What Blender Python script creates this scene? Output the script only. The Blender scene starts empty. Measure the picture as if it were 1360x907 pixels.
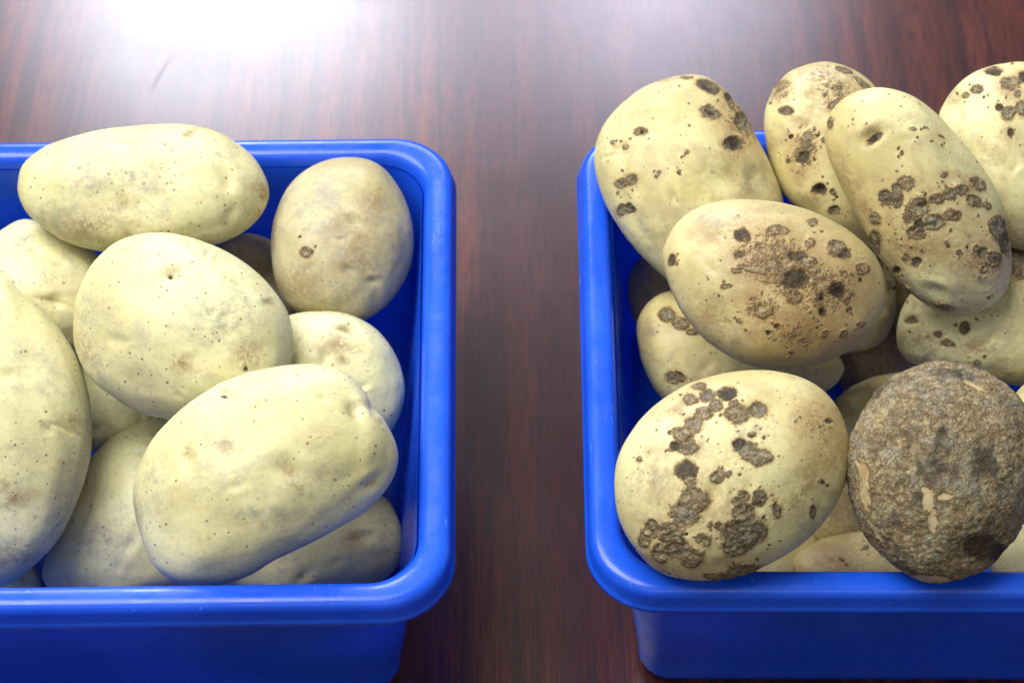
import bpy, math, random
import numpy as np
from mathutils import Vector, Matrix
from mathutils.bvhtree import BVHTree

scene = bpy.context.scene
COL = scene.collection
random.seed(4)

# ------------------------------------------------------------------ camera
PITCH = math.radians(52.0)
FPX = 2700.0                      # focal length in pixels of the 1360 px wide photograph
DIST = 1.04
RIM_Z = 0.143                     # height of the bins
CAM = np.array([0.0, -DIST * math.cos(PITCH), RIM_Z + DIST * math.sin(PITCH)])
cam_data = bpy.data.cameras.new('camera')
cam = bpy.data.objects.new('camera', cam_data)
COL.objects.link(cam)
cam.location = CAM
cam.rotation_euler = (math.pi / 2 - PITCH, 0, 0)
cam_data.sensor_width = 36.0
cam_data.lens = FPX * 36.0 / 1360.0
cam_data.clip_start = 0.02
cam_data.clip_end = 60.0
cam_data.dof.use_dof = True
cam_data.dof.focus_distance = 0.99
cam_data.dof.aperture_fstop = 11.0
scene.camera = cam
FWD = np.array([0.0, math.cos(PITCH), -math.sin(PITCH)])
UP = np.array([0.0, math.sin(PITCH), math.cos(PITCH)])
RIGHT = np.array([1.0, 0.0, 0.0])

# ------------------------------------------------------------------ world and lamps (an indoor room)
world = bpy.data.worlds.new('World')
scene.world = world
world.use_nodes = True
bg = world.node_tree.nodes['Background']
bg.inputs['Color'].default_value = (0.93, 0.95, 1.0, 1)
bg.inputs['Strength'].default_value = 0.17

def area(name, loc, target, sx, sy, power, col):
    l = bpy.data.lights.new(name, 'AREA')
    l.shape = 'RECTANGLE'
    l.size = sx
    l.size_y = sy
    l.energy = power
    l.color = col
    o = bpy.data.objects.new(name, l)
    COL.objects.link(o)
    o.location = loc
    o.rotation_euler = (Vector(target) - Vector(loc)).to_track_quat('-Z', 'Y').to_euler()
    return o

area('window_light', (-0.54, 2.30, 1.60), (0, 0.10, 0.05), 0.54, 0.60, 23, (0.86, 0.92, 1.0))
area('window_halo_light', (-0.20, 2.40, 1.62), (0, 0.10, 0.05), 1.60, 0.62, 36, (0.80, 0.80, 1.0))  # wide dim halo lamp, added for the soft veil around the glare
area('window_light_small', (0.30, 2.35, 1.66), (0, 0.10, 0.05), 0.36, 0.50, 6.0, (0.78, 0.82, 1.0))
area('ceiling_light', (-0.88, 0.22, 2.0), (0, 0.0, 0.05), 1.1, 1.7, 70, (1.0, 0.99, 0.96))
area('fill_light', (0.15, -1.75, 2.2), (0, 0.0, 0.05), 2.0, 1.2, 10, (1.0, 0.985, 0.96))  # fill lamp added behind the camera to lift the darker front sides

vs = scene.view_settings
vs.view_transform = 'Standard'
vs.look = 'None'
vs.exposure = 0.0
vs.gamma = 1.0
vs.use_curve_mapping = False

# ------------------------------------------------------------------ helpers
def ray(px, py):
    """direction of a picture point, scaled so that its component along the view axis is 1"""
    return FWD + RIGHT * (px - 680.0) / FPX - UP * (py - 453.5) / FPX

def on_plane(px, py, z):
    r = ray(px, py)
    return CAM + r * ((z - CAM[2]) / r[2])

def tag(o, label=None, cat=None, group=None, kind=None):
    if label: o['label'] = label
    if cat: o['category'] = cat
    if group: o['group'] = group
    if kind: o['kind'] = kind
    return o

def mesh_obj(name, verts, faces, mat, parent=None, smooth=True, attrs=None):
    me = bpy.data.meshes.new(name)
    verts = np.asarray(verts, dtype=np.float32)
    if isinstance(faces, np.ndarray):
        nf, k = faces.shape
        me.vertices.add(len(verts))
        me.vertices.foreach_set('co', verts.ravel())
        me.loops.add(nf * k)
        me.loops.foreach_set('vertex_index', faces.astype(np.int32).ravel())
        me.polygons.add(nf)
        me.polygons.foreach_set('loop_start', np.arange(0, nf * k, k, dtype=np.int32))
        me.update(calc_edges=True)
    else:
        me.from_pydata([tuple(v) for v in verts], [], faces)
        me.update()
    me.polygons.foreach_set('use_smooth', np.full(len(me.polygons), smooth))
    if attrs:
        for k, v in attrs.items():
            a = me.attributes.new(k, 'FLOAT', 'POINT')
            a.data.foreach_set('value', v.astype(np.float32))
    me.materials.append(mat)
    o = bpy.data.objects.new(name, me)
    COL.objects.link(o)
    if parent: o.parent = parent
    return o

def _hash(ix, iy, iz, seed):
    h = (ix.astype(np.int64) * 374761393 + iy.astype(np.int64) * 668265263 + iz.astype(np.int64) * 2147483647 + seed * 974711) & 0xffffffff
    h = ((h ^ (h >> 13)) * 1274126177) & 0xffffffff
    h = ((h ^ (h >> 16)) * 2246822519) & 0xffffffff
    return ((h ^ (h >> 15)) & 0xffff) / 32767.5 - 1.0

def noise3(p, seed=0):
    i = np.floor(p).astype(np.int64)
    f = p - i
    u = f * f * f * (f * (f * 6 - 15) + 10)
    out = 0
    for dx in (0, 1):
        wx = u[:, 0] if dx else 1 - u[:, 0]
        for dy in (0, 1):
            wy = u[:, 1] if dy else 1 - u[:, 1]
            for dz in (0, 1):
                wz = u[:, 2] if dz else 1 - u[:, 2]
                out = out + wx * wy * wz * _hash(i[:, 0] + dx, i[:, 1] + dy, i[:, 2] + dz, seed)
    return out

def fbm(p, seed=0, octv=3):
    s = 0; a = 1.0
    for k in range(octv):
        s = s + a * noise3(p * 2 ** k, seed + 17 * k)
        a *= 0.5
    return s / 1.6

def smooth01(x, a, b):
    t = np.clip((x - a) / (b - a), 0, 1)
    return t * t * (3 - 2 * t)

# ------------------------------------------------------------------ material helpers
def new_mat(name):
    m = bpy.data.materials.new(name)
    m.use_nodes = True
    nt = m.node_tree
    for n in list(nt.nodes): nt.nodes.remove(n)
    out = nt.nodes.new('ShaderNodeOutputMaterial')
    b = nt.nodes.new('ShaderNodeBsdfPrincipled')
    nt.links.new(b.outputs[0], out.inputs[0])
    return m, nt, b

class NB:
    def __init__(s, nt): s.nt = nt
    def n(s, t, **kw):
        nd = s.nt.nodes.new(t)
        for k, v in kw.items():
            if k.startswith('i_'):
                key = k[2:]
                key = int(key) if key.isdigit() else key.replace('_', ' ')
                s.set(nd.inputs[key], v)
            else: setattr(nd, k, v)
        return nd
    def set(s, inp, v):
        if isinstance(v, bpy.types.NodeSocket): s.nt.links.new(v, inp)
        elif isinstance(v, (tuple, list)) and len(v) == 3 and inp.type == 'RGBA': inp.default_value = (*v, 1)
        else: inp.default_value = v
    def math(s, op, a, b=None, clamp=False):
        nd = s.nt.nodes.new('ShaderNodeMath'); nd.operation = op; nd.use_clamp = clamp
        s.set(nd.inputs[0], a)
        if b is not None: s.set(nd.inputs[1], b)
        return nd.outputs[0]
    def mix(s, fac, a, b, blend='MIX'):
        nd = s.nt.nodes.new('ShaderNodeMix'); nd.data_type = 'RGBA'; nd.blend_type = blend
        s.set(nd.inputs[0], fac); s.set(nd.inputs[6], a); s.set(nd.inputs[7], b)
        return nd.outputs[2]
    def maprange(s, v, a, b, c=0.0, d=1.0):
        nd = s.nt.nodes.new('ShaderNodeMapRange'); nd.interpolation_type = 'SMOOTHSTEP'
        s.set(nd.inputs[0], v)
        for i, q in enumerate((a, b, c, d)): nd.inputs[i + 1].default_value = q
        return nd.outputs[0]
    def noise(s, vec, scale, detail=3, rough=0.5, dist=0.0):
        nd = s.nt.nodes.new('ShaderNodeTexNoise')
        s.set(nd.inputs['Vector'], vec)
        nd.inputs['Scale'].default_value = scale
        nd.inputs['Detail'].default_value = detail
        nd.inputs['Roughness'].default_value = rough
        nd.inputs['Distortion'].default_value = dist
        return nd.outputs[0]
    def voronoi(s, vec, scale, feature='F1', rand=1.0):
        nd = s.nt.nodes.new('ShaderNodeTexVoronoi'); nd.feature = feature
        s.set(nd.inputs['Vector'], vec)
        nd.inputs['Scale'].default_value = scale
        nd.inputs['Randomness'].default_value = rand
        return nd.outputs

# ------------------------------------------------------------------ table material: dark red-brown veneer
def wood_material():
    m, nt, b = new_mat('mahogany_veneer')
    g = NB(nt)
    co = g.n('ShaderNodeTexCoord').outputs['Object']
    mp = g.n('ShaderNodeMapping'); g.set(mp.inputs[0], co)
    mp.inputs['Scale'].default_value = (1.0, 0.045, 1.0)
    mp.inputs['Rotation'].default_value = (0, 0, math.radians(1.5))
    v = mp.outputs[0]
    mp2 = g.n('ShaderNodeMapping'); g.set(mp2.inputs[0], co)
    mp2.inputs['Scale'].default_value = (1.0, 0.10, 1.0)
    mp3 = g.n('ShaderNodeMapping'); g.set(mp3.inputs[0], co)
    mp3.inputs['Scale'].default_value = (1.0, 0.04, 1.0)
    broad = g.noise(mp2.outputs[0], 14, 3, 0.55, 0.6)
    mid = g.noise(v, 95, 4, 0.6, 0.3)
    fine = g.noise(mp3.outputs[0], 820, 4, 0.75)
    pores = g.noise(v, 900, 2, 0.6)
    c = g.mix(g.maprange(broad, 0.33, 0.68), (0.042, 0.0098, 0.0070), (0.134, 0.030, 0.019))
    c = g.mix(g.maprange(mid, 0.42, 0.62), c, (0.044, 0.012, 0.009))
    c = g.mix(g.math('MULTIPLY', g.maprange(fine, 0.47, 0.60), 0.72), c, (0.016, 0.006, 0.006))
    c = g.mix(g.math('MULTIPLY', g.maprange(pores, 0.60, 0.68), 0.6), c, (0.012, 0.005, 0.005))
    g.set(b.inputs['Base Color'], c)
    rn = g.noise(co, 9, 4, 0.6)
    g.set(b.inputs['Roughness'], g.maprange(rn, 0.3, 0.7, 0.42, 0.5))
    b.inputs['Specular IOR Level'].default_value = 0.06
    # a faint curved rub mark in the lacquer
    sp = g.n('ShaderNodeSeparateXYZ'); g.set(sp.inputs[0], co)
    mk = on_plane(212, 100, 0.0)
    yy = g.math('SUBTRACT', sp.outputs[1], float(mk[1]))
    xx = g.math('SUBTRACT', g.math('SUBTRACT', sp.outputs[0], float(mk[0])), g.math('MULTIPLY', yy, 0.30))
    xx = g.math('SUBTRACT', xx, g.math('MULTIPLY', g.math('MULTIPLY', yy, yy), 4.0))
    rub = g.math('MULTIPLY', g.maprange(g.math('ABSOLUTE', xx), 0.0004, 0.0022, 1.0, 0.0), g.maprange(g.math('ABSOLUTE', yy), 0.006, 0.022, 1.0, 0.0))
    g.set(b.inputs['Coat Weight'], g.math('SUBTRACT', 1.0, g.math('MULTIPLY', rub, 0.30)))
    g.set(b.inputs['Coat Roughness'], g.maprange(rn, 0.3, 0.7, 0.20, 0.235))
    bp = g.n('ShaderNodeBump')
    bp.inputs['Strength'].default_value = 0.16
    bp.inputs['Distance'].default_value = 0.0006
    g.set(bp.inputs['Height'], g.math('ADD', fine, g.math('MULTIPLY', g.noise(co, 700, 2), 0.5)))
    g.set(b.inputs['Normal'], bp.outputs[0])
    return m

# ------------------------------------------------------------------ blue plastic
def plastic_material():
    m, nt, b = new_mat('blue_polypropylene')
    g = NB(nt)
    co = g.n('ShaderNodeTexCoord').outputs['Object']
    n1 = g.noise(co, 22, 3, 0.5)
    c = g.mix(g.maprange(n1, 0.35, 0.7), (0.012, 0.112, 0.80), (0.018, 0.138, 0.92))
    # fine pale scuffs
    mp = g.n('ShaderNodeMapping'); g.set(mp.inputs[0], co)
    mp.inputs['Scale'].default_value = (1, 0.12, 1); mp.inputs['Rotation'].default_value = (0, 0, 0.9)
    sc = g.noise(mp.outputs[0], 330, 2, 0.6, 1.2)
    mk = g.math('MULTIPLY', g.maprange(sc, 0.66, 0.74), g.maprange(g.noise(co, 30, 3), 0.48, 0.62))
    dust = g.math('MULTIPLY', g.maprange(g.noise(co, 1500, 1), 0.74, 0.80), g.maprange(g.noise(co, 26, 2), 0.45, 0.7))
    c = g.mix(g.math('MULTIPLY', g.math('ADD', mk, dust, True), 0.60), c, (0.24, 0.40, 0.88))
    g.set(b.inputs['Base Color'], c)
    g.set(b.inputs['Roughness'], g.maprange(g.noise(co, 60, 3), 0.3, 0.7, 0.22, 0.34))
    b.inputs['Specular IOR Level'].default_value = 0.6
    bp = g.n('ShaderNodeBump')
    bp.inputs['Strength'].default_value = 0.17
    bp.inputs['Distance'].default_value = 0.0005
    g.set(bp.inputs['Height'], g.math('ADD', g.noise(co, 260, 3), g.math('MULTIPLY', mk, 1.5)))
    g.set(b.inputs['Normal'], bp.outputs[0])
    # thin polypropylene lets part of the light through
    tr = g.n('ShaderNodeBsdfTranslucent'); tr.inputs[0].default_value = (0.02, 0.22, 1.0, 1)
    mx = g.n('ShaderNodeMixShader'); mx.inputs[0].default_value = 0.31
    g.set(mx.inputs[1], b.outputs[0]); g.set(mx.inputs[2], tr.outputs[0])
    g.set([n for n in nt.nodes if n.type == 'OUTPUT_MATERIAL'][0].inputs[0], mx.outputs[0])
    return m

# ------------------------------------------------------------------ potato skin (attributes: scab, dark, tan, grey)
def potato_material(name, light, mid, tan_amt, dot_amt, grey_amt, gain=1.0):
    m, nt, b = new_mat(name)
    g = NB(nt)
    tc = g.n('ShaderNodeTexCoord').outputs['Object']
    oi = g.n('ShaderNodeObjectInfo')
    vm = g.n('ShaderNodeVectorMath'); vm.operation = 'ADD'
    cx = g.n('ShaderNodeCombineXYZ')
    rnd = g.math('MULTIPLY', oi.outputs['Random'], 7.0)
    for i in range(3): g.set(cx.inputs[i], rnd)
    g.set(vm.inputs[0], tc); g.set(vm.inputs[1], cx.outputs[0])
    v = vm.outputs[0]
    def att(nm):
        a = g.n('ShaderNodeAttribute'); a.attribute_name = nm
        return a.outputs['Fac']
    scab, dark, tan, grey, tone = att('scab'), att('dark'), att('tan'), att('grey'), att('tone')
    n_lo = g.noise(v, 17, 3, 0.5)
    n_mid = g.noise(v, 70, 4, 0.6, 0.4)
    n_hi = g.noise(v, 420, 3, 0.6)
    c = g.mix(g.maprange(n_lo, 0.36, 0.66), light, mid)
    # green-yellow blush and russet clouds
    c = g.mix(g.math('MULTIPLY', g.maprange(g.noise(v, 33, 2), 0.55, 0.72), 0.35), c, (0.60, 0.60, 0.26))
    russ = g.math('MULTIPLY', g.maprange(g.math('ADD', g.math('MULTIPLY', n_mid, 0.7), g.math('MULTIPLY', g.noise(v, 19, 3), 0.3)), 0.50, 0.66), tan_amt)
    c = g.mix(russ, c, (0.42, 0.335, 0.165))
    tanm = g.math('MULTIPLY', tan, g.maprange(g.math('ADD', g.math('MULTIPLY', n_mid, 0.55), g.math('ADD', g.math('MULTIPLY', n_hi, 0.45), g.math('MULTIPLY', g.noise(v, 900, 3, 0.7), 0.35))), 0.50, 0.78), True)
    c = g.mix(g.math('MULTIPLY', tanm, 0.95), c, (0.30, 0.205, 0.085))  # tan marks, also used to darken low potatoes in place of shade
    # grey soil film; also painted shade on the shadowed potato
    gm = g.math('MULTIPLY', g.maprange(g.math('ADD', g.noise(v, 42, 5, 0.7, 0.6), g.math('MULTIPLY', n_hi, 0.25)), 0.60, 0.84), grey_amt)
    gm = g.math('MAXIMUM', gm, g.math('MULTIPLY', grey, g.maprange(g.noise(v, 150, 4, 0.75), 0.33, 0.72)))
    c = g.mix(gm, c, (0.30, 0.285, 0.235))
    # fine speckle
    c = g.mix(g.math('MULTIPLY', g.maprange(n_hi, 0.52, 0.78), 0.30), c, (0.45, 0.36, 0.20))
    # lenticels
    vo = g.voronoi(v, 265, 'F1', 0.9)
    sizen = g.n('ShaderNodeSeparateColor'); g.set(sizen.inputs[0], vo[1])
    dist = vo[0]
    rad = g.maprange(sizen.outputs[1], 0.0, 1.0, 0.09, 0.22)
    dotm = g.maprange(g.math('SUBTRACT', dist, rad), -0.05, 0.03, 1.0, 0.0)
    dotm = g.math('MULTIPLY', g.math('MULTIPLY', dotm, g.maprange(g.noise(v, 38, 2), 0.36, 0.58, 0.38, 1.0)), g.maprange(sizen.outputs[0], 0.10, 0.45))
    ring = g.math('MULTIPLY', g.maprange(g.math('SUBTRACT', dist, rad), 0.0, 0.16, 1.0, 0.0), g.maprange(sizen.outputs[0], 0.22, 0.4))
    c = g.mix(g.math('MULTIPLY', ring, 0.16 * dot_amt), c, (0.80, 0.76, 0.56))
    c = g.mix(g.math('MULTIPLY', dotm, 0.92 * dot_amt), c, (0.24, 0.15, 0.06))
    vo2 = g.voronoi(v, 95, 'F1', 1.0)
    s2 = g.n('ShaderNodeSeparateColor'); g.set(s2.inputs[0], vo2[1])
    mark = g.math('MULTIPLY', g.maprange(g.math('ADD', vo2[0], g.math('MULTIPLY', n_hi, 0.16)), 0.13, 0.22, 1.0, 0.0), g.maprange(s2.outputs[1], 0.72, 0.78))
    c = g.mix(g.math('MULTIPLY', mark, 0.6 * dot_amt), c, (0.26, 0.19, 0.11))
    # halo, then scab
    jit = g.math('MULTIPLY', g.math('SUBTRACT', g.math('ADD', g.math('MULTIPLY', g.noise(v, 300, 4, 0.65), 0.65), g.math('MULTIPLY', g.noise(v, 900, 2, 0.6), 0.42)), 0.53), 0.95)
    f = g.math('ADD', scab, jit)
    halo = g.maprange(f, -0.05, 0.42)
    c = g.mix(g.math('MULTIPLY', halo, 0.60), c, (0.40, 0.24, 0.10))
    sm = g.maprange(f, 0.32, 0.50)
    edge = g.math('MULTIPLY', sm, g.maprange(f, 0.46, 0.66, 1.0, 0.0))
    sn = g.noise(v, 260, 5, 0.7, 0.8)
    crk = g.maprange(g.voronoi(v, 330, 'DISTANCE_TO_EDGE', 1.0)[0], 0.0, 0.14)
    vd = g.n('ShaderNodeVectorMath'); vd.operation = 'ADD'
    g.set(vd.inputs[0], v)
    nc = g.n('ShaderNodeTexNoise'); g.set(nc.inputs['Vector'], v); nc.inputs['Scale'].default_value = 200; nc.inputs['Detail'].default_value = 3
    sv = g.n('ShaderNodeVectorMath'); sv.operation = 'SCALE'; g.set(sv.inputs[0], nc.outputs[1]); sv.inputs['Scale'].default_value = 0.010
    g.set(vd.inputs[1], sv.outputs[0])
    crk2 = g.maprange(g.voronoi(vd.outputs[0], 250, 'DISTANCE_TO_EDGE', 1.0)[0], 0.0, 0.11)
    sc = g.mix(g.maprange(sn, 0.36, 0.64), (0.16, 0.118, 0.070), (0.36, 0.30, 0.20))
    sc = g.mix(g.maprange(g.noise(v, 90, 2), 0.42, 0.62), sc, g.mix(0.5, sc, (0.27, 0.265, 0.25)))
    sc = g.mix(g.maprange(tone, 0.60, 1.0), sc, (0.075, 0.062, 0.048))
    thin = g.maprange(g.math('ADD', g.math('ADD', f, g.math('MULTIPLY', tone, 0.7)), g.math('MULTIPLY', g.noise(v, 120, 3, 0.6), 0.5)), 0.85, 1.60, 1.0, 0.0)
    sc = g.mix(g.math('MULTIPLY', thin, 0.80), sc, g.mix(g.maprange(sn, 0.38, 0.62), (0.22, 0.15, 0.08), (0.44, 0.36, 0.22)))
    crkamt = g.math('MULTIPLY', g.math('SUBTRACT', 1.0, crk2), g.maprange(g.noise(v, 140, 2), 0.35, 0.6, 0.15, 0.7))
    sc = g.mix(crkamt, sc, (0.095, 0.066, 0.038))
    sc = g.mix(g.math('MULTIPLY', edge, 0.6), sc, (0.13, 0.082, 0.042))
    if gain != 1.0: sc = g.mix(1.0, sc, gain, 'MULTIPLY')
    c = g.mix(sm, c, sc)
    # dark pits and eyes
    dk = g.maprange(g.math('ADD', dark, g.math('MULTIPLY', g.math('SUBTRACT', g.noise(v, 350, 4, 0.7), 0.5), 0.5)), 0.30, 0.62)
    c = g.mix(g.math('MULTIPLY', dk, 0.88), c, (0.045, 0.026, 0.015))
    g.set(b.inputs['Base Color'], c)
    g.set(b.inputs['Roughness'], g.mix(sm, g.mix(n_mid, (0.40,) * 3, (0.56,) * 3), (0.80,) * 3))
    b.inputs['Specular IOR Level'].default_value = 0.38
    b.inputs['Subsurface Weight'].default_value = 0.18
    b.inputs['Subsurface Radius'].default_value = (1.0, 0.75, 0.35)
    b.inputs['Subsurface Scale'].default_value = 0.003
    h = g.math('ADD', g.math('MULTIPLY', n_hi, 0.20), g.math('MULTIPLY', g.noise(v, 1300, 2), 0.07))
    h = g.math('SUBTRACT', h, g.math('MULTIPLY', dotm, 0.22))
    hs = g.math('MULTIPLY', sm, g.math('ADD', g.math('MULTIPLY', sn, 3.0), g.math('ADD', g.math('MULTIPLY', crk2, 1.0), g.math('MULTIPLY', g.noise(v, 800, 3, 0.7), 1.1))))
    h = g.math('ADD', h, hs)
    bp = g.n('ShaderNodeBump')
    bp.inputs['Strength'].default_value = 0.75
    bp.inputs['Distance'].default_value = 0.0007
    g.set(bp.inputs['Height'], h)
    g.set(b.inputs['Normal'], bp.outputs[0])
    return m

WOOD = wood_material()
BLUE = plastic_material()
SKIN_A = potato_material('pale_clean_potato_skin', (0.73, 0.70, 0.40), (0.62, 0.575, 0.285), 0.24, 1.0, 0.40)
SKIN_B = potato_material('scabby_potato_skin', (0.73, 0.68, 0.35), (0.57, 0.48, 0.205), 0.65, 0.9, 0.28, (0.98, 0.97, 0.86))

SKIN_C = potato_material('tan_potato_skin', (0.54, 0.485, 0.28), (0.42, 0.355, 0.185), 0.50, 0.7, 0.7)
SKIN_D = potato_material('brown_yellow_potato_skin', (0.66, 0.585, 0.29), (0.50, 0.41, 0.175), 0.75, 0.9, 0.25, (1.12, 1.0, 0.78))

SKIN_E = potato_material('crusted_potato_skin', (0.60, 0.53, 0.31), (0.46, 0.385, 0.20), 0.6, 0.6, 0.4, (1.04, 1.02, 0.86))

# ------------------------------------------------------------------ table
def box(x0, x1, y0, y1, z0, z1):
    v = [(x, y, z) for z in (z0, z1) for y in (y0, y1) for x in (x0, x1)]
    f = [(0, 2, 3, 1), (4, 5, 7, 6), (0, 1, 5, 4), (2, 6, 7, 3), (0, 4, 6, 2), (1, 3, 7, 5)]
    return v, f

v, f = box(-0.95, 0.95, -0.62, 1.15, -0.03, 0.0)
table = mesh_obj('table', v, f, WOOD, smooth=False)
bv = table.modifiers.new('edge', 'BEVEL'); bv.width = 0.003; bv.segments = 3
tag(table, 'dark red-brown wood-grain tabletop under the two blue bins', 'table')

# ------------------------------------------------------------------ bins
NC = 20
def rr_ring(hx, hy, r, z):
    """rounded rectangle ring, counter-clockwise"""
    pts = []
    for cx, cy, a0 in ((hx - r, hy - r, 0), (-hx + r, hy - r, 90), (-hx + r, -hy + r, 180), (hx - r, -hy + r, 270)):
        for k in range(NC + 1):
            a = math.radians(a0 + 90.0 * k / NC)
            pts.append((cx + r * math.cos(a), cy + r * math.sin(a), z))
    return pts

BIN_HX, BIN_HY = 0.178, 0.1385      # outer half size of the rim (set again from the photograph below)
CORNER = 0.034

def sweep(profile, hx, hy, close_start=False, close_end=False):
    """profile: (inset from the outer rim, z)"""
    V, F = [], []
    n = 4 * (NC + 1)
    for ins, z in profile:
        V += rr_ring(hx - ins, hy - ins, max(CORNER - ins * 0.55, 0.004), z)
    for i in range(len(profile) - 1):
        for k in range(n):
            a, b_ = i * n + k, i * n + (k + 1) % n
            F.append((a, b_, b_ + n, a + n))
    if close_start: F.append(tuple(range(n))[::-1])
    if close_end: F.append(tuple((len(profile) - 1) * n + k for k in range(n)))
    return V, F

def arc(cx, cz, r, a0, a1, n):
    return [(cx + r * math.cos(math.radians(a0 + (a1 - a0) * k / n)), cz + r * math.sin(math.radians(a0 + (a1 - a0) * k / n))) for k in range(n + 1)]

H = RIM_Z
TH = 0.0022
W_TOP = 0.0170          # inset of the inner wall at the top
TAPER = 0.018           # how much further in the wall is at its foot
# rim: from the foot of the inner fillet over the top, down the lip, bead, and back up underneath
rim_prof = [(W_TOP + 0.0006, H - 0.0075)]
rim_prof += [(W_TOP + x, H + z) for x, z in [(0.0, -0.0055), (-0.0006, -0.0036), (-0.0018, -0.0019), (-0.0036, -0.0009), (-0.0056, -0.0005)]]
rim_prof += [(0.0085, H - 0.0001), (0.0062, H - 0.0001)]
rim_prof += [(0.0045, H - 0.0006), (0.0030, H - 0.0018), (0.0021, H - 0.0034), (0.0017, H - 0.0052), (0.0012, H - 0.0100), (0.0007, H - 0.0112), (0.0, H - 0.0120), (0.0, H - 0.0140), (0.0008, H - 0.0146), (0.0026, H - 0.0142)]
rim_prof += [(0.0036, H - 0.0060), (0.0052, H - 0.0032), (0.0085, H - 0.0024), (0.0130, H - 0.0026), (0.0152, H - 0.0042), (W_TOP - TH + 0.0006, H - 0.0075)]
zi = np.linspace(H - 0.0075, 0.012, 9)
inner = [(W_TOP + 0.0006 + TAPER * (H - z) / H, z) for z in zi]
bi = inner[-1][0]
inner += [(bi + 0.0012, 0.0075), (bi + 0.0034, 0.0042), (bi + 0.0068, 0.0030)]
outer = [(bi + 0.0050, 0.0006), (bi + 0.0018, 0.0012), (bi - 0.0008, 0.0036), (bi - TH - 0.0002, 0.0090)]
outer += [(W_TOP - TH + 0.0006 + TAPER * (H - z) / H, z) for z in zi[::-1]][0:]
outer = [p for p in outer if p[1] <= H - 0.0075 + 1e-6]

def fit_bin(p_side_a, p_side_b, y_front, y_rear, x_ref, right_side):
    a = on_plane(*p_side_a, H - 0.012); b_ = on_plane(*p_side_b, H - 0.012)
    d = b_ - a
    ang = math.atan2(d[0], d[1]) * -1.0
    return a, b_, ang

def make_bin(label, corner_px, rot, sgn, group):
    """corner_px: picture points of the inner long side and of the front edge; sgn: on which side the visible short side is"""
    xs, yf, yr = corner_px
    t = bpy.data.objects.new('plastic_bin', None)
    COL.objects.link(t)
    cx = xs - sgn * BIN_HX
    cy = (yf + yr) / 2
    pivot = Vector((xs, cy, 0))
    R = Matrix.Rotation(rot, 4, 'Z')
    loc = pivot + (R @ Vector((-sgn * BIN_HX, 0, 0)))
    t.location = (loc.x, loc.y, 0.0)
    t.rotation_euler = (0, 0, rot)
    tag(t, label, 'bin', group)
    V, F = sweep(rim_prof, BIN_HX, BIN_HY)
    rim = mesh_obj('rim', V, F, BLUE, t)
    V1, F1 = sweep(inner, BIN_HX, BIN_HY, close_end=True)
    n1 = len(V1)
    V2, F2 = sweep(outer, BIN_HX, BIN_HY, close_start=True)
    tub = mesh_obj('tub', V1 + V2, F1 + [tuple(n1 + i for i in ff) for ff in F2], BLUE, t)
    return t, V + V1 + V2, F + [tuple(len(V) + i for i in ff) for ff in F1] + [tuple(len(V) + n1 + i for i in ff) for ff in F2]

yf = on_plane(350, 829, H - 0.0145)[1]
yr = on_plane(350, 179, H - 0.0020)[1]
BIN_HY = (yf - yr) / -2
la = on_plane(603.5, 260, H - 0.012); lb = on_plane(607.5, 700, H - 0.012)
ra = on_plane(766.5, 260, H - 0.012); rb = on_plane(777.0, 700, H - 0.012)
rotL = -math.atan2(la[0] - lb[0], la[1] - lb[1])
rotR = -math.atan2(ra[0] - rb[0], ra[1] - rb[1])
print('BIN', yf, yr, BIN_HY, math.degrees(rotL), math.degrees(rotR), la, lb, ra, rb)
cyL = (yf + yr) / 2
GB = 'blue plastic bins of potatoes'
def side_x(a, b_, y): return a[0] + (b_[0] - a[0]) * (y - a[1]) / (b_[1] - a[1])
binL, VL, FL = make_bin('blue plastic bin on the left, holding smooth clean potatoes', (side_x(la, lb, cyL), yf, yr), rotL * 0.6, 1, GB)
yfR = on_plane(1000, 814, H - 0.0145)[1]
yrR = yfR + 2 * BIN_HY
cyR = (yfR + yrR) / 2
binR, VR, FR = make_bin('blue plastic bin on the right, heaped with scab-marked potatoes', (side_x(ra, rb, cyR), yfR, yrR), rotR * 0.9, -1, GB)
bpy.context.view_layer.update()

# ------------------------------------------------------------------ the potatoes: closed bodies modelled to each outline
def cube_sphere(N):
    P, Q = [], []
    idx = {}
    g = np.arange(N + 1)
    A, B = np.meshgrid(g, g, indexing='ij')
    pts = []; faces = []
    off = 0
    for ax in range(3):
        for s in (0, N):
            c = np.zeros((N + 1, N + 1, 3), dtype=np.int64)
            c[..., ax] = s
            c[..., (ax + 1) % 3] = A
            c[..., (ax + 2) % 3] = B
            pts.append(c.reshape(-1, 3))
            ii = (np.arange(N)[:, None] * (N + 1) + np.arange(N)[None, :]).ravel() + off
            q = np.stack([ii, ii + (N + 1), ii + (N + 2), ii + 1], 1)
            if s == 0: q = q[:, ::-1]
            faces.append(q)
            off += (N + 1) ** 2
    pts = np.concatenate(pts); faces = np.concatenate(faces)
    key = (pts[:, 0] * (N + 1) + pts[:, 1]) * (N + 1) + pts[:, 2]
    u, first, inv = np.unique(key, return_index=True, return_inverse=True)
    p = pts[first] / N * 2.0 - 1.0
    p = np.tan(p * math.pi / 4)
    p /= np.linalg.norm(p, axis=1)[:, None]
    return p, inv[faces]

SPH = {n: cube_sphere(n) for n in (36, 64, 100)}

def vnormals(V, F):
    a = V[F[:, 2]] - V[F[:, 0]]; b_ = V[F[:, 3]] - V[F[:, 1]]
    n = np.cross(a, b_)
    N = np.zeros_like(V)
    for k in range(4):
        for c in range(3):
            N[:, c] += np.bincount(F[:, k], weights=n[:, c], minlength=len(V))
    return N / np.maximum(np.linalg.norm(N, axis=1), 1e-12)[:, None]

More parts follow.
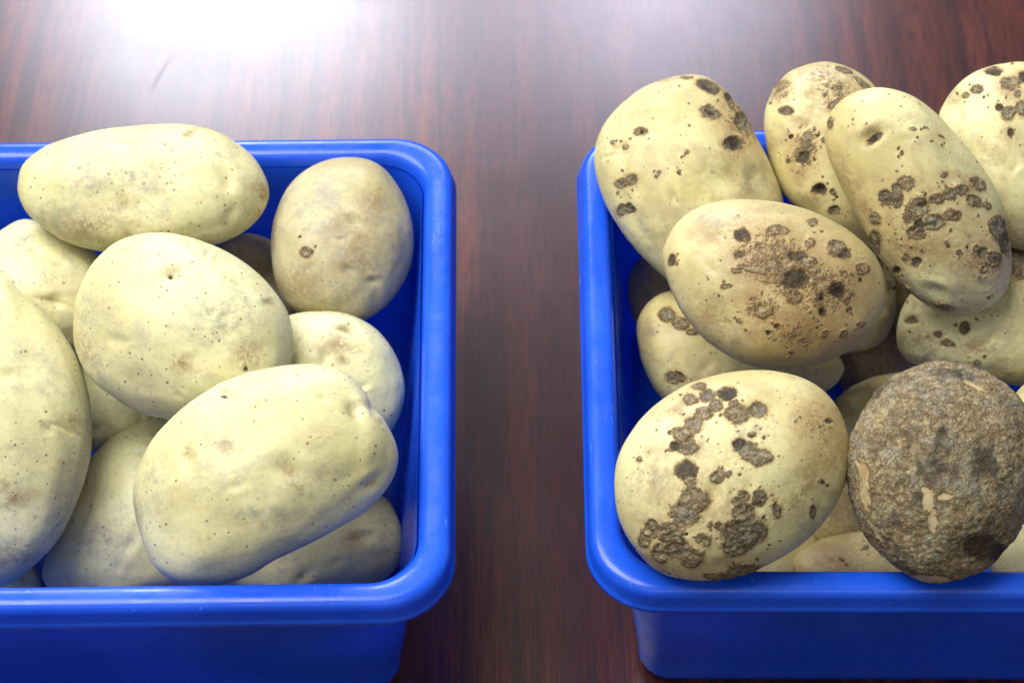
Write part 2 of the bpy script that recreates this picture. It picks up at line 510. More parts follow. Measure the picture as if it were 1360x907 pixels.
def catmull(pts, m=12):
    P = np.array(pts, float); n = len(P); out = []
    for i in range(n):
        p0, p1, p2, p3 = P[i - 1], P[i], P[(i + 1) % n], P[(i + 2) % n]
        for k in range(m):
            t = k / m
            out.append(0.5 * (2 * p1 + (p2 - p0) * t + (2 * p0 - 5 * p1 + 4 * p2 - p3) * t * t + (3 * p1 - p0 - 3 * p2 + p3) * t ** 3))
    return np.array(out)

CELL = 4.0
GX0, GY0, GNX, GNY = -420.0, -60.0, 560, 250
def to_px(P):
    d = P - CAM
    w = d @ FWD
    return 680.0 + (d @ RIGHT) / w * FPX, 453.5 - (d @ UP) / w * FPX, w

# depth maps seen from the camera's side: used to rest each potato against what lies under it
trees = []
for o, V_, F_ in ((binL, VL, FL), (binR, VR, FR)):
    trees.append(BVHTree.FromPolygons([o.matrix_world @ Vector(p) for p in V_], F_))
FULL = np.full((GNX, GNY), 9.0)
for i in range(GNX):
    for j in range(GNY):
        r = Vector(ray(GX0 + (i + .5) * CELL, GY0 + (j + .5) * CELL))
        L = r.length
        best = -CAM[2] / r.z
        for t in trees:
            h = t.ray_cast(Vector(CAM), r / L)
            if h[0] is not None: best = min(best, h[3] / L)
        FULL[i, j] = best
# the same without the front rims: what a potato lying lower than the rim can rest on
INSIDE = FULL.copy()
js = np.arange(GNY)
for i in range(GNX):
    for j in range(GNY):
        px, py = GX0 + (i + .5) * CELL, GY0 + (j + .5) * CELL
        if py > 740:
            r = ray(px, py)
            INSIDE[i, j] = (0.0035 - CAM[2]) / r[2]
POT = np.full((GNX, GNY), 9.0)

potatoes = []
def potato(label, outline, mat, seed, thick=0.82, tilt=(0.0, -0.16), res=100, under=False, spots=(), darks=(), tans=(), greys=(), eyes=(),
           bump=1.0, rough=1.0, scab_all=0.0, clear=(), creases=(), group=None, lift=0.0, slack=0.03, name='potato'):
    C = catmull(outline)
    # polygon centroid and second moments
    x, y = C[:, 0], -C[:, 1]
    x2, y2 = np.roll(x, -1), np.roll(y, -1)
    cr = x * y2 - x2 * y
    A = cr.sum() / 2
    cx = ((x + x2) * cr).sum() / 6 / A; cy = ((y + y2) * cr).sum() / 6 / A
    X, Y = x - cx, y - cy; X2, Y2 = x2 - cx, y2 - cy
    crr = X * Y2 - X2 * Y
    sxx = ((X * X + X * X2 + X2 * X2) * crr).sum() / 12 / A
    syy = ((Y * Y + Y * Y2 + Y2 * Y2) * crr).sum() / 12 / A
    sxy = ((X * Y2 + 2 * X * Y + 2 * X2 * Y2 + X2 * Y) * crr).sum() / 24 / A
    w, U = np.linalg.eigh(np.array([[sxx, sxy], [sxy, syy]]))
    ax = 2 * np.sqrt(w)
    M = U @ np.diag(ax) @ U.T                       # unit circle -> ellipse of the outline
    Mi = np.linalg.inv(M)
    wh = np.stack([X, Y], 1) @ Mi.T                 # whitened outline
    th = np.arctan2(wh[:, 1], wh[:, 0]); rr = np.hypot(wh[:, 0], wh[:, 1])
    o_ = np.argsort(th)
    th, rr = th[o_], rr[o_]
    S, F = SPH[res]
    rho = np.hypot(S[:, 0], S[:, 1])
    phi = np.arctan2(S[:, 1], S[:, 0])
    q = np.interp(phi, np.concatenate([th - 2 * math.pi, th, th + 2 * math.pi]), np.tile(rr, 3))
    k = 1 + (q - 1) * rho ** 3
    P2 = (S[:, :2] @ M.T) * k[:, None]
    c = min(ax) * thick
    if len(outline) and ax.max() / ax.min() > 1.25: c *= 1.04
    Z = S[:, 2] * c + tilt[0] * P2[:, 0] + tilt[1] * P2[:, 1]
    V = np.stack([P2[:, 0], P2[:, 1], Z], 1)        # picture-pixel units, z towards the viewer
    size = min(ax)
    N = vnormals(V, F)
    rng = np.random.RandomState(seed)
    # soft lumps, fading towards the outline so that it keeps its shape
    fade = 0.25 + 0.75 * np.clip(np.abs(S[:, 2]) * 1.6, 0, 1)
    d = size * 0.055 * bump * fbm(S * 1.7 + rng.rand(3) * 50, seed, 2) * fade
    d += size * 0.011 * bump * fbm(S * 3.6 + rng.rand(3) * 50, seed + 3, 2) * fade
    d += size * 0.0028 * bump * fbm(S * 7 + 9, seed + 5, 3)
    V = V + N * d[:, None]
    # marks are placed in the potato's own plane (x right, y down, like the outline)
    sx, sy = V[:, 0] + cx, -(V[:, 1] + cy)
    wob = 3.2
    wp = np.stack([sx * 0.06, sy * 0.06, np.full_like(sx, seed * 1.3)], 1)
    mx = sx + wob * fbm(wp, seed + 1, 2); my = sy + wob * fbm(wp, seed + 2, 2)
    front = S[:, 2] > -0.12
    tone = np.full(len(V), 0.5)
    spots = list(spots)
    if spots and not scab_all:
        for s_ in list(spots):
            for q_ in range(2):
                a_ = rng.rand() * 6.283; dd = s_[2] * (1.5 + 1.6 * rng.rand())
                spots.append((s_[0] + dd * math.cos(a_), s_[1] + dd * math.sin(a_), 1.0 + 1.5 * rng.rand() ** 2))
    eyes = list(eyes)
    if res > 36:
        for q_ in range(5):
            a_ = rng.rand() * 6.283; rr_ = 0.85 * math.sqrt(rng.rand())
            e_ = M @ np.array([math.cos(a_), math.sin(a_)]) * rr_
            eyes.append((cx + e_[0], -(cy + e_[1]), 7 + 6 * rng.rand(), 0.35 + 0.35 * rng.rand(), rng.rand() * 180))
    def field(lst, soft=1.0, tones=False):
        fl = np.zeros(len(V)); rt = random.Random(seed)
        for s in lst:
            px, py, r = s[0], s[1], s[2]
            ry = s[3] if len(s) > 3 else r
            a = math.radians(s[4]) if len(s) > 4 else 0
            dx, dy = mx - px, my - py
            u = dx * math.cos(a) + dy * math.sin(a); v_ = -dx * math.sin(a) + dy * math.cos(a)
            e = np.sqrt((u / r) ** 2 + (v_ / ry) ** 2)
            new = np.clip((1.62 - e) / 1.62 * 1.06, 0, 1)
            tn = rt.random() ** 1.35
            if len(s) > 5:
                new = new ** 0.6 * s[5]; tn *= 0.35
            if tones: tone[new > fl] = tn
            fl = np.maximum(fl, new)
        return fl * front
    scab = field(spots, tones=True)
    if len(spots) and scab_all == 0:
        # the far side carries marks as well
        rb = rng.rand(14, 3)
        bs = [(cx + (a - .5) * 1.5 * ax[0], -cy + (b_ - .5) * 1.5 * ax[0], 5 + 12 * c_ * c_) for a, b_, c_ in rb]
        front = ~front
        scab = np.maximum(scab, field(bs)); front = ~front
    if scab_all:
        wpd0 = 1.5 * np.stack([fbm(S * 5, seed + 40 + k_, 2) for k_ in range(3)], 1)
        base = scab_all + 0.42 * fbm(S * 2.6 + 4, seed + 8, 3) + 0.30 * fbm(S * np.array([9., 15., 12.]) + wpd0, seed + 10, 3)
        clr = field(clear)
        tone = np.clip(0.45 + 0.8 * fbm(S * 4.5, seed + 21, 3), 0, 1)
        scab = np.clip(np.maximum(scab, base) - 0.95 * clr + 0.25 * fbm(S * 14, seed + 9, 3) * (clr > 0.05), 0, 1)
    dark, tan, grey = field(darks), field(tans), field(greys)
    N = vnormals(V, F)
    pxs = 1.0
    m = smooth01(scab, 0.30, 0.52)
    q3 = np.stack([sx, sy, V[:, 2]], 1)
    fl1 = fbm(q3 * 0.13, seed + 3, 3)
    wpd = np.stack([fbm(q3 * 0.045, seed + 6 + k_, 2) for k_ in range(3)], 1)
    fl2 = np.abs(fbm(q3 * np.array([0.055, 0.125, 0.09]) + 1.6 * wpd, seed + 4, 3))
    rim_ = np.exp(-((scab - 0.42) / 0.09) ** 2)
    disp = m * (0.5 + rough * (1.7 * fl1 + 2.4 * np.clip(fl2 * 2.2, 0, 1) - 1.2)) + 0.9 * rim_ * (scab < 0.97)
    disp -= dark ** 1.0 * 3.2
    if not scab_all: disp -= m * 2.6 * smooth01(tone, 0.45, 0.75)
    for e in eyes:
        ex, ey, er = e[:3]; dp = e[3] if len(e) > 3 else 1.0
        ea = math.radians(e[4]) if len(e) > 4 else 0.0
        dx, dy = sx - ex, sy - ey
        u = dx * math.cos(ea) + dy * math.sin(ea); v_ = -dx * math.sin(ea) + dy * math.cos(ea)
        g1 = np.exp(-(u ** 2 / er ** 2 + v_ ** 2 / (0.6 * er) ** 2)) * front
        g2 = np.exp(-(u ** 2 / (1.3 * er) ** 2 + (v_ + 0.95 * er) ** 2 / (0.45 * er) ** 2)) * front
        disp += dp * er * (-0.36 * g1 + 0.12 * g2)
        tan = np.maximum(tan, 0.5 * dp * np.exp(-(u ** 2 / (0.55 * er) ** 2 + v_ ** 2 / (0.3 * er) ** 2)) * front)
    for x0, y0, x1, y1, dp in creases:
        L = math.hypot(x1 - x0, y1 - y0); ux, uy = (x1 - x0) / L, (y1 - y0) / L
        s_ = (sx - x0) * ux + (sy - y0) * uy
        t_ = -(sx - x0) * uy + (sy - y0) * ux + 0.06 * L * np.sin(s_ / L * 3.0) + 2.0 * fbm(wp * 1.7, seed + 12, 2)
        win = np.clip(np.minimum(s_, L - s_) / (0.25 * L), 0, 1) * front
        disp += dp * win * (-1.0 * np.exp(-(t_ / 2.0) ** 2) + 0.25 * np.exp(-((t_ - 7) / 6.0) ** 2))
        tan = np.maximum(tan, 0.35 * win * np.exp(-(t_ / 1.8) ** 2))
    V = V + N * disp[:, None]
    # settle: move away from the viewer until the body touches something that is already there
    rc = ray(cx, -cy)
    ref = INSIDE if under else FULL
    d0 = 0.96
    for it in range(7):
        s = d0 / FPX
        W = CAM + np.outer(d0 - V[:, 2] * s, rc) + np.outer(V[:, 0] * s, RIGHT) + np.outer(V[:, 1] * s, UP)
        bx, by, bw = to_px(W)
        ii = np.clip(((bx - GX0) / CELL).astype(int), 0, GNX - 1); jj = np.clip(((by - GY0) / CELL).astype(int), 0, GNY - 1)
        back = np.full((GNX, GNY), -9.0)
        np.maximum.at(back, (ii, jj), bw)
        g_ = np.sort((np.minimum(ref, POT) - back)[back > 0])
        d0 += g_[int(len(g_) * slack)] if it < 6 else 0
    d0 -= lift
    s = d0 / FPX
    W = CAM + np.outer(d0 - V[:, 2] * s, rc) + np.outer(V[:, 0] * s, RIGHT) + np.outer(V[:, 1] * s, UP)
    bx, by, bw = to_px(W)
    ii = np.clip(((bx - GX0) / CELL).astype(int), 0, GNX - 1); jj = np.clip(((by - GY0) / CELL).astype(int), 0, GNY - 1)
    np.minimum.at(POT, (ii, jj), bw)
    ctr = np.array([W[:, 0].mean(), W[:, 1].mean(), W[:, 2].min()])
    o = mesh_obj(name, W - ctr, F, mat, attrs={'scab': scab, 'dark': dark, 'tan': tan, 'grey': grey, 'tone': tone})
    o.location = ctr
    tag(o, label, 'potato', group or GROUP)
    potatoes.append((o, W))
    print('POTATO %-60s d0 %.3f z %.3f..%.3f y %.3f..%.3f x %.3f..%.3f len %.0f mm' % (label[:60], d0, W[:, 2].min(), W[:, 2].max(), W[:, 1].min(), W[:, 1].max(), W[:, 0].min(), W[:, 0].max(), 2000 * ax.max() * s))
    return o

def oval(cx, cy, a, b_, ang=0.0, n=12, wob=0.04, seed=1):
    r = random.Random(seed); pts = []
    for k in range(n):
        t = 2 * math.pi * k / n
        q = 1 + wob * (r.random() * 2 - 1)
        u, v_ = a * q * math.cos(t), b_ * q * math.sin(t)
        c_, s_ = math.cos(math.radians(ang)), math.sin(math.radians(ang))
        pts.append((cx + u * c_ - v_ * s_, cy + u * s_ + v_ * c_))
    return pts

GL = 'smooth potatoes piled in the left bin'
GR = 'scabby potatoes heaped in the right bin'
A, B, C, D, E = SKIN_A, SKIN_B, SKIN_C, SKIN_D, SKIN_E
# ---- left bin, lowest first; unseen filler potatoes were added to block light
GROUP = GL
potato('potato out of view in the left part of the left bin, lowest', oval(-80, 470, 90, 75, 30, seed=31), A, 71, slack=.015, res=36)
potato('potato out of view at the back left of the left bin', oval(-122, 295, 90, 66, 20, seed=32), A, 72, slack=.10, res=36)
potato('potato out of view at the front left of the left bin', oval(-172, 620, 60, 100, 8, seed=33), A, 73, slack=.03, res=36)
potato('potato hidden beneath the big oval one in the left bin', oval(300, 600, 110, 78, 10, seed=34), A, 74, slack=.08, res=36)
potato('potato hidden beneath the round central one in the left bin', oval(240, 468, 94, 70, 20, seed=35), A, 75, slack=.08, res=36)
potato('dark shaded potato wedged in the gap left of the round central potato',
       oval(140, 530, 88, 62, 60, seed=4), A, 24, res=64, thick=0.8)
potato('pale potato in the left bin, front right corner, mostly under the oval one',
       [(285, 770), (320, 728), (395, 697), (465, 667), (505, 657), (526, 680), (535, 720), (528, 752), (495, 776), (420, 790), (340, 795)], A, 21, under=True, res=64,
       tans=[(470, 712, 14), (505, 690, 10, 4)], creases=[(455, 700, 520, 700, 2.0)], eyes=[(485, 712, 12)], thick=0.8)
potato('shaded potato at the front of the left bin, between leftmost and big oval potato',
       [(58, 765), (70, 715), (92, 655), (120, 608), (160, 572), (205, 556), (245, 565), (290, 610), (305, 680), (290, 745), (240, 785), (150, 795), (85, 790)], A, 22, under=True, res=64, thick=0.72,
       greys=[(135, 715, 30, 22)])
potato('small potato sliver inside the front of the left bin under the leftmost big one', oval(-5, 775, 62, 42, 10, seed=3), A, 23, under=True, res=36, thick=0.7)
potato('grey-brown potato tucked behind, between the long top potato and the upright right one',
       oval(338, 375, 72, 58, 40, seed=5), C, 25, res=64, greys=[(330, 350, 40)], tans=[(340, 350, 40)])
potato('potato behind at the left edge with a crease, under the long top potato',
       [(-45, 370), (-25, 328), (5, 303), (35, 291), (80, 305), (125, 333), (152, 380), (145, 430), (118, 462), (65, 475), (5, 458), (-35, 420)], A, 26, res=64,
       creases=[(40, 395, 110, 415, 2.2)], greys=[(30, 320, 28)], eyes=[(70, 400, 14)])
potato('upright tan potato with one dark round spot, back right of left bin',
       [(361, 335), (365, 290), (385, 246), (420, 217), (465, 208), (503, 219), (531, 252), (547, 297), (547, 345), (530, 385), (500, 415), (470, 428), (430, 424), (390, 412), (368, 378)], C, 27,
       spots=[(409, 334, 7)], greys=[(430, 305, 34, 18), (400, 280, 16), (520, 330, 22, 45), (440, 390, 30)], tans=[(470, 330, 30, 40), (500, 270, 25), (400, 380, 30), (450, 300, 20)], eyes=[(470, 295, 13, 1.1, 40), (495, 372, 8), (451, 318, 5)])
potato('pale potato beside the right wall of the left bin, below the spotted upright one',
       [(352, 450), (380, 420), (437, 413), (488, 429), (519, 460), (535, 500), (534, 542), (510, 580), (460, 592), (400, 575), (358, 520)], A, 28,
       eyes=[(458, 437, 9, .6)], tans=[(460, 437, 16, 5, 15), (450, 460, 30, 12), (455, 478, 8)])
potato('long smooth potato lying across the back of the left bin',
       [(24, 243), (34, 214), (75, 189), (140, 172), (210, 165), (258, 167), (300, 180), (336, 208), (356, 246), (352, 276), (330, 303), (290, 323), (235, 333), (180, 336), (130, 333), (85, 320), (45, 292), (28, 268)], A, 29,
       greys=[(180, 233, 38, 14), (195, 252, 16, 6), (120, 240, 30), (290, 205, 25, 8), (80, 290, 45, 20)], tans=[(346, 255, 12, 24), (340, 285, 12), (250, 177, 9, 3, -20), (163, 270, 7, 12), (120, 300, 40, 20)],
       eyes=[(163, 268, 13, .9, 70), (300, 245, 16, .8, 60), (254, 180, 10, .8, -20), (75, 205, 16, .7, -40)])
potato('large round potato in the middle of the left bin with a central eye',
       [(97, 432), (101, 395), (122, 350), (160, 318), (213, 308), (268, 319), (322, 346), (362, 384), (385, 427), (387, 475), (368, 520), (330, 545), (275, 555), (225, 556), (185, 547), (148, 524), (118, 498), (101, 464)], A, 30,
       eyes=[(230, 367, 15, 1.1, -10), (250, 475, 9, .5), (355, 402, 8, .5)], darks=[(325, 488, 4, 5), (229, 366, 3, 3)], tans=[(118, 465, 12, 25, -25), (355, 402, 9, 4, 20), (325, 470, 22, 18), (240, 480, 12)],
       greys=[(130, 490, 22), (235, 375, 14), (168, 372, 20, 12), (290, 420, 50, 30), (120, 420, 14, 30)])
potato('big elongated potato at the left edge with a fine crack and pinprick speckles',
       [(-128, 560), (-120, 470), (-92, 400), (-45, 358), (0, 360), (35, 394), (75, 430), (101, 470), (116, 512), (121, 562), (118, 612), (104, 662), (80, 710), (42, 752), (0, 777), (-50, 772), (-95, 725), (-122, 650)], A, 31,
       creases=[(50, 560, 118, 587, 2.0)], tans=[(20, 660, 26, 10, -15), (60, 568, 8, 5, 40), (15, 735, 35, 20), (90, 560, 18, 10), (5, 640, 14)], eyes=[(60, 570, 9, .9, 40), (10, 500, 12, .5)],
       greys=[(60, 515, 12, 10), (80, 690, 30), (10, 520, 22, 5)], spots=[])
potato('large greenish-yellow oval potato at the front of the left bin, on top of the others',
       [(177, 662), (182, 625), (205, 580), (248, 536), (300, 505), (358, 488), (415, 483), (462, 496), (497, 536), (521, 578), (528, 610), (516, 645), (482, 680), (440, 706), (398, 727), (362, 744), (330, 763), (285, 775), (240, 772), (207, 750), (188, 712)], A, 32, slack=0.012,
       eyes=[(250, 605, 15, 1.1, 80), (468, 548, 14, 1.1, 60), (496, 540, 11, 1.1, 60), (492, 642, 15, 1.0, -30), (384, 626, 22, .8, 30), (297, 524, 12, .9, 10), (300, 593, 9, .5)],
       darks=[(297, 525, 7, 2.2, 8)], tans=[(384, 626, 14, 8, 30), (249, 603, 7, 9), (469, 551, 6, 6), (492, 643, 7, 5), (500, 560, 5), (395, 498, 5, 3), (395, 646, 18, 6, 35), (300, 592, 12, 9, 40), (186, 680, 6, 18)],
       greys=[(350, 680, 40, 12), (210, 640, 18, 30), (300, 520, 14, 4)])
# ---- right bin, lowest first; unseen fillers added to keep light off the floor
GROUP = GR
potato('dark brown potato deep in the gap left of the crusted one in the right bin', oval(1098, 672, 84, 62, 60, seed=36), D, 76, res=64, tans=[(1098, 680, 90)])  # added filler over the lit bin floor; dark skin stands in for shade
potato('potato hidden at the bottom of the right bin under the blotched one', oval(975, 600, 92, 66, 0, seed=38), C, 78, thick=.7, res=36)
potato('potato hidden at the bottom of the right bin behind the crusted one', oval(1260, 610, 84, 64, 0, seed=39), C, 79, thick=.7, res=36)
potato('potato out of view at the right of the right bin, in front', oval(1510, 640, 100, 80, 70, seed=40), B, 80, res=36)
potato('potato out of view at the right of the right bin, in the middle', oval(1440, 440, 66, 90, 10, seed=41), B, 81, slack=.1, res=36)
potato('potato out of view at the back right of the right bin', oval(1350, 300, 100, 70, 10, seed=42), B, 82, slack=.1, res=36)
potato('shadowed potato at the foot of the left wall in the right bin', oval(882, 394, 62, 48, 75, seed=11), C, 41, res=36, slack=.2, greys=[(870, 370, 90)], tans=[(870, 380, 90)])  # whole skin covered in grey and tan so its colour supplies the shade
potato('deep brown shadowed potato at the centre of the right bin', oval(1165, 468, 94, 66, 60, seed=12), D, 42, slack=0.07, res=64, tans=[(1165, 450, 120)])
potato('thin potato sliver at the front of the right bin beside the blotched one',
       oval(1015, 755, 82, 48, -30, seed=13), D, 43, slack=0.07, under=True, res=36, thick=0.7)  # browner skin imitates the shade low in the bin
potato('pale potato low at the front of the right bin, under the crusted brown one',
       oval(1168, 757, 112, 52, 4, seed=14), D, 44, slack=0.07, under=True, res=64, thick=0.7, tans=[(1110, 740, 60, 40), (1230, 770, 60, 30)], spots=[(1150, 725, 3), (1180, 735, 3), (1120, 745, 3)])  # brown skin and tan patches paint in the shade under the heap
potato('shaded potato low at the right edge of the right bin', oval(1378, 735, 86, 66, 60, seed=15), B, 45, slack=0.07, under=True, res=36, thick=0.8)
potato('small potato sliver at the right edge, above the crusted brown one', oval(1412, 568, 80, 62, 30, seed=16), B, 46, slack=0.07, res=36)
potato('pale potato wedged behind, between the blotched front potato and the crusted brown one',
       [(1085, 575), (1105, 535), (1140, 508), (1180, 496), (1222, 496), (1255, 530), (1255, 590), (1215, 625), (1150, 630), (1100, 615)], B, 47, slack=0.09, res=64)
potato('pale potato with two dark patches, half hidden below the speckled centre potato',
       [(845, 445), (851, 415), (872, 393), (905, 385), (960, 392), (1025, 415), (1085, 448), (1118, 480), (1117, 500), (1095, 520), (1040, 540), (960, 552), (893, 540), (860, 500)], B, 48,
       spots=[(888, 419, 11, 9), (905, 430, 12, 8, 20), (898, 500, 12, 8), (920, 442, 8, 4)], tans=[(865, 440, 10, 16), (1040, 500, 30, 14)], greys=[(1080, 500, 30, 10)])
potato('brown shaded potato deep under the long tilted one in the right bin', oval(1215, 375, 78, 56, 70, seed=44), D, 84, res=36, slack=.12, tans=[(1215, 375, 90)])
potato('broad potato at the right edge, lying under the tilted spotted one',
       [(1191, 452), (1196, 415), (1215, 385), (1255, 365), (1300, 340), (1350, 322), (1410, 325), (1455, 365), (1465, 430), (1430, 490), (1370, 512), (1310, 505), (1250, 492), (1205, 477)], B, 49, slack=0.07,
       spots=[(1283, 435, 7), (1249, 442, 5, 4), (1212, 425, 8, 5), (1354, 347, 12), (1360, 358, 14), (1262, 455, 10, 4, 20), (1300, 480, 5, 3), (1347, 332, 6)], tans=[(1225, 450, 25, 12), (1300, 460, 40, 12), (1350, 365, 24), (1340, 490, 20)], eyes=[(1212, 425, 10)])
potato('shaded scabby potato directly behind the speckled centre one',
       [(1060, 335), (1105, 303), (1148, 308), (1178, 340), (1190, 385), (1186, 430), (1162, 460), (1110, 468), (1062, 440), (1045, 385)], B, 50, slack=0.07, spots=[(1135, 318, 10), (1150, 335, 8), (1165, 350, 8), (1178, 380, 6)], tans=[(1170, 390, 25, 50)], res=64)
potato('potato standing at the back centre of the right bin with tan blotches',
       [(1015, 172), (1022, 130), (1045, 98), (1085, 83), (1122, 88), (1158, 110), (1182, 150), (1190, 210), (1182, 275), (1160, 318), (1130, 318), (1090, 300), (1050, 268), (1028, 232)], B, 51,
       spots=[(1069, 200, 20, 32, 15, .46), (1110, 120, 44, 20, 30, .40), (1036, 118, 18, 18, 0, .44), (1044, 148, 9, 6), (1110, 139, 10, 6, -20), (1074, 184, 8), (1067, 208, 11, 8, -30), (1078, 197, 6), (1089, 250, 10, 7), (1107, 277, 9, 6), (1106, 252, 4), (1120, 94, 11, 4, 20), (1095, 186, 4), (1144, 112, 12, 5, 40), (1053, 180, 3), (1048, 212, 3)],
       tans=[(1039, 116, 14), (1071, 124, 12, 8), (1100, 140, 22, 10, -20), (1068, 210, 14), (1022, 200, 8, 18), (1085, 262, 20, 8), (1130, 110, 16, 12, 40)], darks=[(1089, 250, 5, 4)], greys=[(1100, 100, 40, 12)])
potato('brown-spotted potato at the far back right, behind the long tilted one',
       [(1247, 170), (1256, 132), (1282, 103), (1320, 86), (1365, 82), (1410, 100), (1440, 145), (1448, 215), (1432, 280), (1395, 322), (1350, 330), (1310, 300), (1275, 245)], B, 52,
       spots=[(1320, 96, 11, 6), (1342, 113, 13, 9), (1299, 120, 8, 6), (1339, 152, 9, 8), (1328, 144, 5), (1359, 146, 10), (1342, 177, 4, 7), (1285, 128, 6, 4), (1362, 104, 9), (1352, 128, 5)],
       tans=[(1269, 129, 14, 8, -45), (1342, 120, 22), (1350, 312, 30, 10), (1342, 180, 10, 14)], eyes=[(1330, 215, 20, .6, 20)])
potato('potato with a black pit, leaning on the left rim of the right bin',
       [(789, 222), (793, 183), (815, 148), (850, 118), (893, 101), (935, 101), (964, 120), (987, 150), (1007, 187), (1026, 226), (1040, 268), (1036, 320), (1005, 372), (955, 395), (905, 382), (870, 356), (836, 320), (805, 273)], B, 53,
       spots=[(985, 160, 24, 34, -30, .46), (940, 116, 17, 8, 25), (942, 151, 13, 8, 15), (852, 177, 8, 7), (973, 192, 14, 9), (827, 243, 8, 6), (841, 239, 8, 6), (828, 277, 7, 6), (838, 276, 7, 6), (816, 190, 3), (834, 197, 4, 3), (966, 130, 8, 5, 70), (984, 164, 10, 13, -30), (969, 141, 6), (912, 102, 7, 3), (912, 203, 3), (903, 229, 2), (877, 231, 3, 3)],
       darks=[(974, 192, 8, 6), (942, 151, 8, 4, 15), (942, 116, 8, 3, 25), (853, 177, 4)], tans=[(984, 168, 18, 16), (834, 240, 16, 10), (960, 130, 20, 12, 50), (830, 193, 14, 6), (975, 200, 22, 14), (880, 105, 20, 5), (1000, 250, 25, 10)],
       greys=[(1000, 235, 14, 25)], eyes=[(975, 235, 26, .7, 10), (1000, 240, 12, .8, 60)], creases=[(795, 213, 850, 205, 1.6)])
potato('speckled brown-yellow potato on top at the centre of the right bin with a flaky patch',
       [(881, 352), (885, 320), (905, 290), (940, 270), (985, 264), (1040, 269), (1087, 284), (1128, 307), (1160, 338), (1176, 375), (1173, 412), (1152, 447), (1118, 470), (1070, 485), (1015, 488), (975, 476), (935, 450), (903, 410)], D, 54, rough=1.1,
       spots=[(1040, 352, 60, 36, 25, .50), (1098, 385, 40, 34, 0, .46), (1012, 408, 26, 20, 0, .44), (1060, 440, 60, 26, 0, .36), (987, 315, 10, 8), (1032, 309, 15, 7), (1017, 334, 15, 8, 30), (1036, 354, 20, 12), (1002, 357, 20, 6, 10), (1059, 341, 14, 7), (983, 338, 7, 5), (966, 381, 7, 4), (1074, 324, 6), (1055, 371, 18, 14), (980, 360, 8, 4, 20), (1078, 297, 7, 5), (1072, 350, 12, 8), (1108, 330, 12, 10), (1118, 337, 10, 7),
              (1142, 358, 9, 8), (1119, 364, 5), (1108, 384, 12, 9, -50), (1120, 392, 9, 8), (1092, 377, 12, 8), (1087, 394, 9, 7), (1090, 412, 5, 7), (1093, 442, 5), (1118, 440, 5), (1067, 406, 4), (1014, 411, 13, 9, -20), (983, 425, 4), (1031, 433, 4), (1126, 411, 4), (1053, 393, 10, 8), (900, 350, 3), (893, 345, 4, 7), (1000, 398, 5, 3), (1140, 430, 4), (1048, 465, 3), (1020, 440, 4, 3), (1085, 372, 10)],
       tans=[(1040, 350, 80, 50), (1045, 345, 50, 32), (1100, 380, 60, 40), (1060, 430, 80, 40), (960, 310, 30, 20), (950, 420, 30), (1000, 395, 30)], greys=[(1040, 358, 40, 24), (950, 290, 30, 12)], darks=[(1112, 388, 7, 9), (1088, 395, 4), (1090, 412, 2, 3)], eyes=[(896, 348, 8, .8, 80)], bump=0.9)
potato('long tilted potato on top of the heap with a band of round brown scabs',
       [(1096, 192), (1101, 155), (1125, 130), (1163, 118), (1203, 124), (1240, 147), (1271, 180), (1300, 215), (1326, 258), (1338, 300), (1344, 345), (1337, 384), (1312, 410), (1272, 420), (1236, 408), (1205, 385), (1172, 348), (1146, 303), (1114, 242)], B, 55, tilt=(0.0, 0.10),
       spots=[(1225, 300, 70, 50, 0, .30), (1300, 345, 34, 34, 0, .36), (1204, 244, 13, 9), (1192, 250, 7), (1177, 262, 8, 10), (1191, 264, 9, 11), (1219, 276, 16, 15), (1207, 287, 9), (1217, 309, 12, 9), (1221, 298, 7, 8), (1241, 294, 13, 10), (1263, 285, 12, 8), (1260, 257, 11, 8), (1245, 264, 8, 7), (1237, 266, 5), (1275, 252, 9, 7), (1297, 244, 12, 7, 40), (1293, 267, 11, 7, 25), (1253, 232, 5, 4), (1309, 274, 6, 4, 40),
              (1164, 288, 7, 9), (1163, 319, 8, 15), (1322, 302, 12, 16), (1333, 322, 8, 16), (1316, 343, 12, 10), (1305, 356, 5, 4), (1296, 328, 6, 4, 20), (1305, 335, 7), (1203, 340, 6, 5), (1216, 347, 7, 6), (1272, 333, 4), (1257, 325, 2.5), (1162, 186, 12, 6, -35), (1212, 174, 5, 2.2), (1192, 358, 5), (1200, 382, 12, 5, 30), (1256, 407, 14, 5, 15), (1228, 171, 2), (1199, 205, 2.5), (1250, 184, 4, 1.5, 30), (1313, 393, 2.5), (1105, 165, 4, 8)],
       darks=[(1162, 187, 6, 3, -35), (1224, 272, 7, 5)], tans=[(1158, 175, 22, 9, -10), (1128, 240, 12, 40, -25), (1300, 345, 30, 20), (1220, 330, 50, 18), (1290, 250, 14), (1150, 270, 10, 22, -20), (1250, 405, 40, 10)], eyes=[(1160, 184, 14, 1.2, -30), (1205, 187, 10, .4), (1245, 388, 14, .7, 20)])
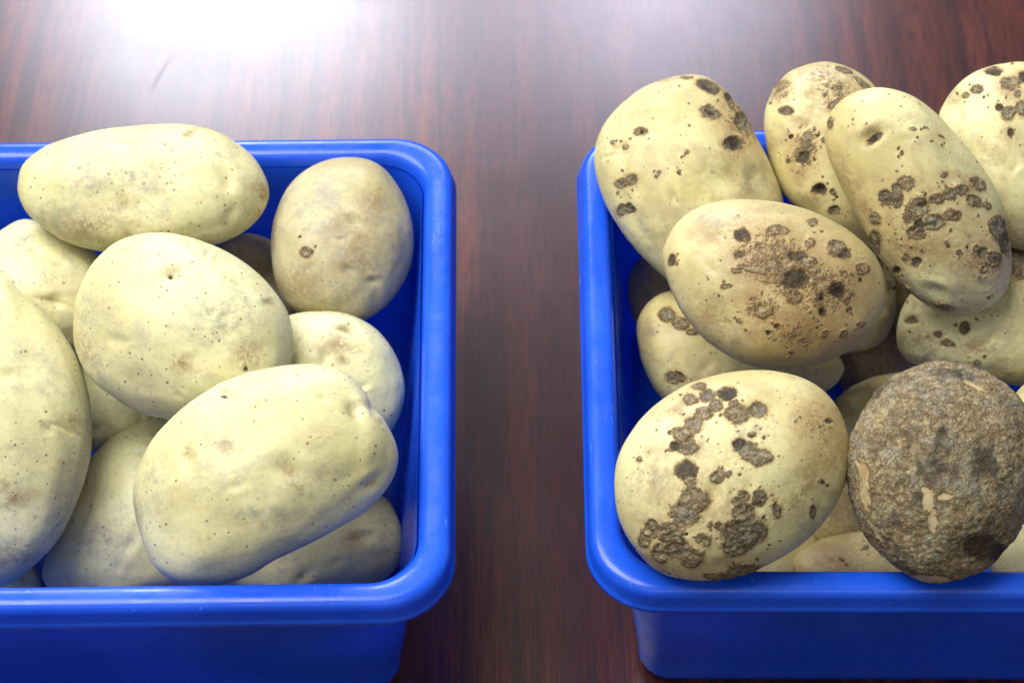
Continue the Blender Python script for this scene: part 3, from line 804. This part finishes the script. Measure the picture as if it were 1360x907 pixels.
potato('big pale potato at the front left of the right bin with grey crusted blotches',
       [(816, 642), (822, 602), (845, 564), (880, 530), (925, 505), (980, 492), (1030, 492), (1075, 505), (1106, 530), (1123, 566), (1128, 610), (1119, 650), (1096, 690), (1060, 725), (1010, 752), (960, 767), (912, 768), (872, 755), (841, 722), (822, 686)], B, 56, bump=0.7, slack=0.016,
       spots=[(1085, 570, 30, 40, 0, .33), (930, 660, 60, 70, 0, .25), (930, 517, 9, 5), (918, 533, 8, 7), (941, 527, 13, 8), (966, 524, 12, 9), (952, 542, 9, 8), (936, 551, 12, 9), (924, 564, 12, 10), (908, 579, 12, 9), (916, 595, 13, 10), (899, 593, 7), (979, 552, 15, 12), (1005, 547, 12, 11), (974, 538, 6, 5), (982, 593, 11, 9, 30), (994, 600, 13, 11), (1007, 607, 13, 10), (1016, 608, 8, 7), (997, 580, 6, 4),
              (914, 626, 15, 13, 30), (919, 637, 9, 8), (955, 632, 9, 9), (969, 629, 4), (924, 661, 18, 16), (911, 680, 18, 15), (894, 705, 17, 15), (902, 724, 20, 16), (919, 735, 17, 14), (880, 730, 12, 12), (868, 699, 9, 13), (933, 709, 8, 6), (940, 714, 6), (986, 657, 9, 8), (1007, 659, 9, 11), (986, 680, 16, 16), (980, 702, 21, 18), (1001, 702, 14, 16), (975, 722, 17, 12), (991, 714, 13, 12), (974, 661, 4),
              (1029, 675, 6, 10), (944, 693, 4), (955, 694, 4), (852, 610, 5, 4), (893, 576, 3), (985, 755, 26, 8, -15), (950, 762, 14, 5), (1076, 676, 5, 8), (860, 712, 8, 12), (1090, 640, 2.5), (1055, 560, 2), (1098, 560, 5, 4)],
       tans=[(1085, 560, 28, 18), (1060, 650, 40, 20, -50), (930, 590, 12), (870, 740, 30, 12), (900, 540, 22, 8, -35), (1100, 600, 20, 30)], greys=[(870, 630, 22, 30), (1000, 575, 22, 8), (1080, 680, 16, 30, 30)], eyes=[(948, 655, 16, 1.3, 85), (965, 748, 14, .8)])
potato('brown potato at the front right of the right bin, crusted nearly all over with scab',
       [(1124, 625), (1130, 582), (1150, 540), (1182, 505), (1220, 486), (1255, 480), (1302, 490), (1342, 515), (1368, 552), (1380, 602), (1373, 652), (1352, 702), (1322, 745), (1282, 765), (1236, 770), (1195, 753), (1160, 725), (1136, 682)], E, 57, slack=0.02, rough=0.75, scab_all=0.72, bump=1.5,
       clear=[(1234, 660, 7, 16, -10), (1240, 692, 5, 16), (1256, 658, 11, 4, -15), (1150, 645, 6, 34, -8), (1164, 700, 5, 20, -35), (1236, 766, 30, 5, 5), (1290, 514, 16, 3, 20)],
       darks=[(1300, 722, 27, 20, -10), (1322, 730, 16, 14)], tans=[(1150, 640, 30, 70), (1290, 740, 40, 20)])
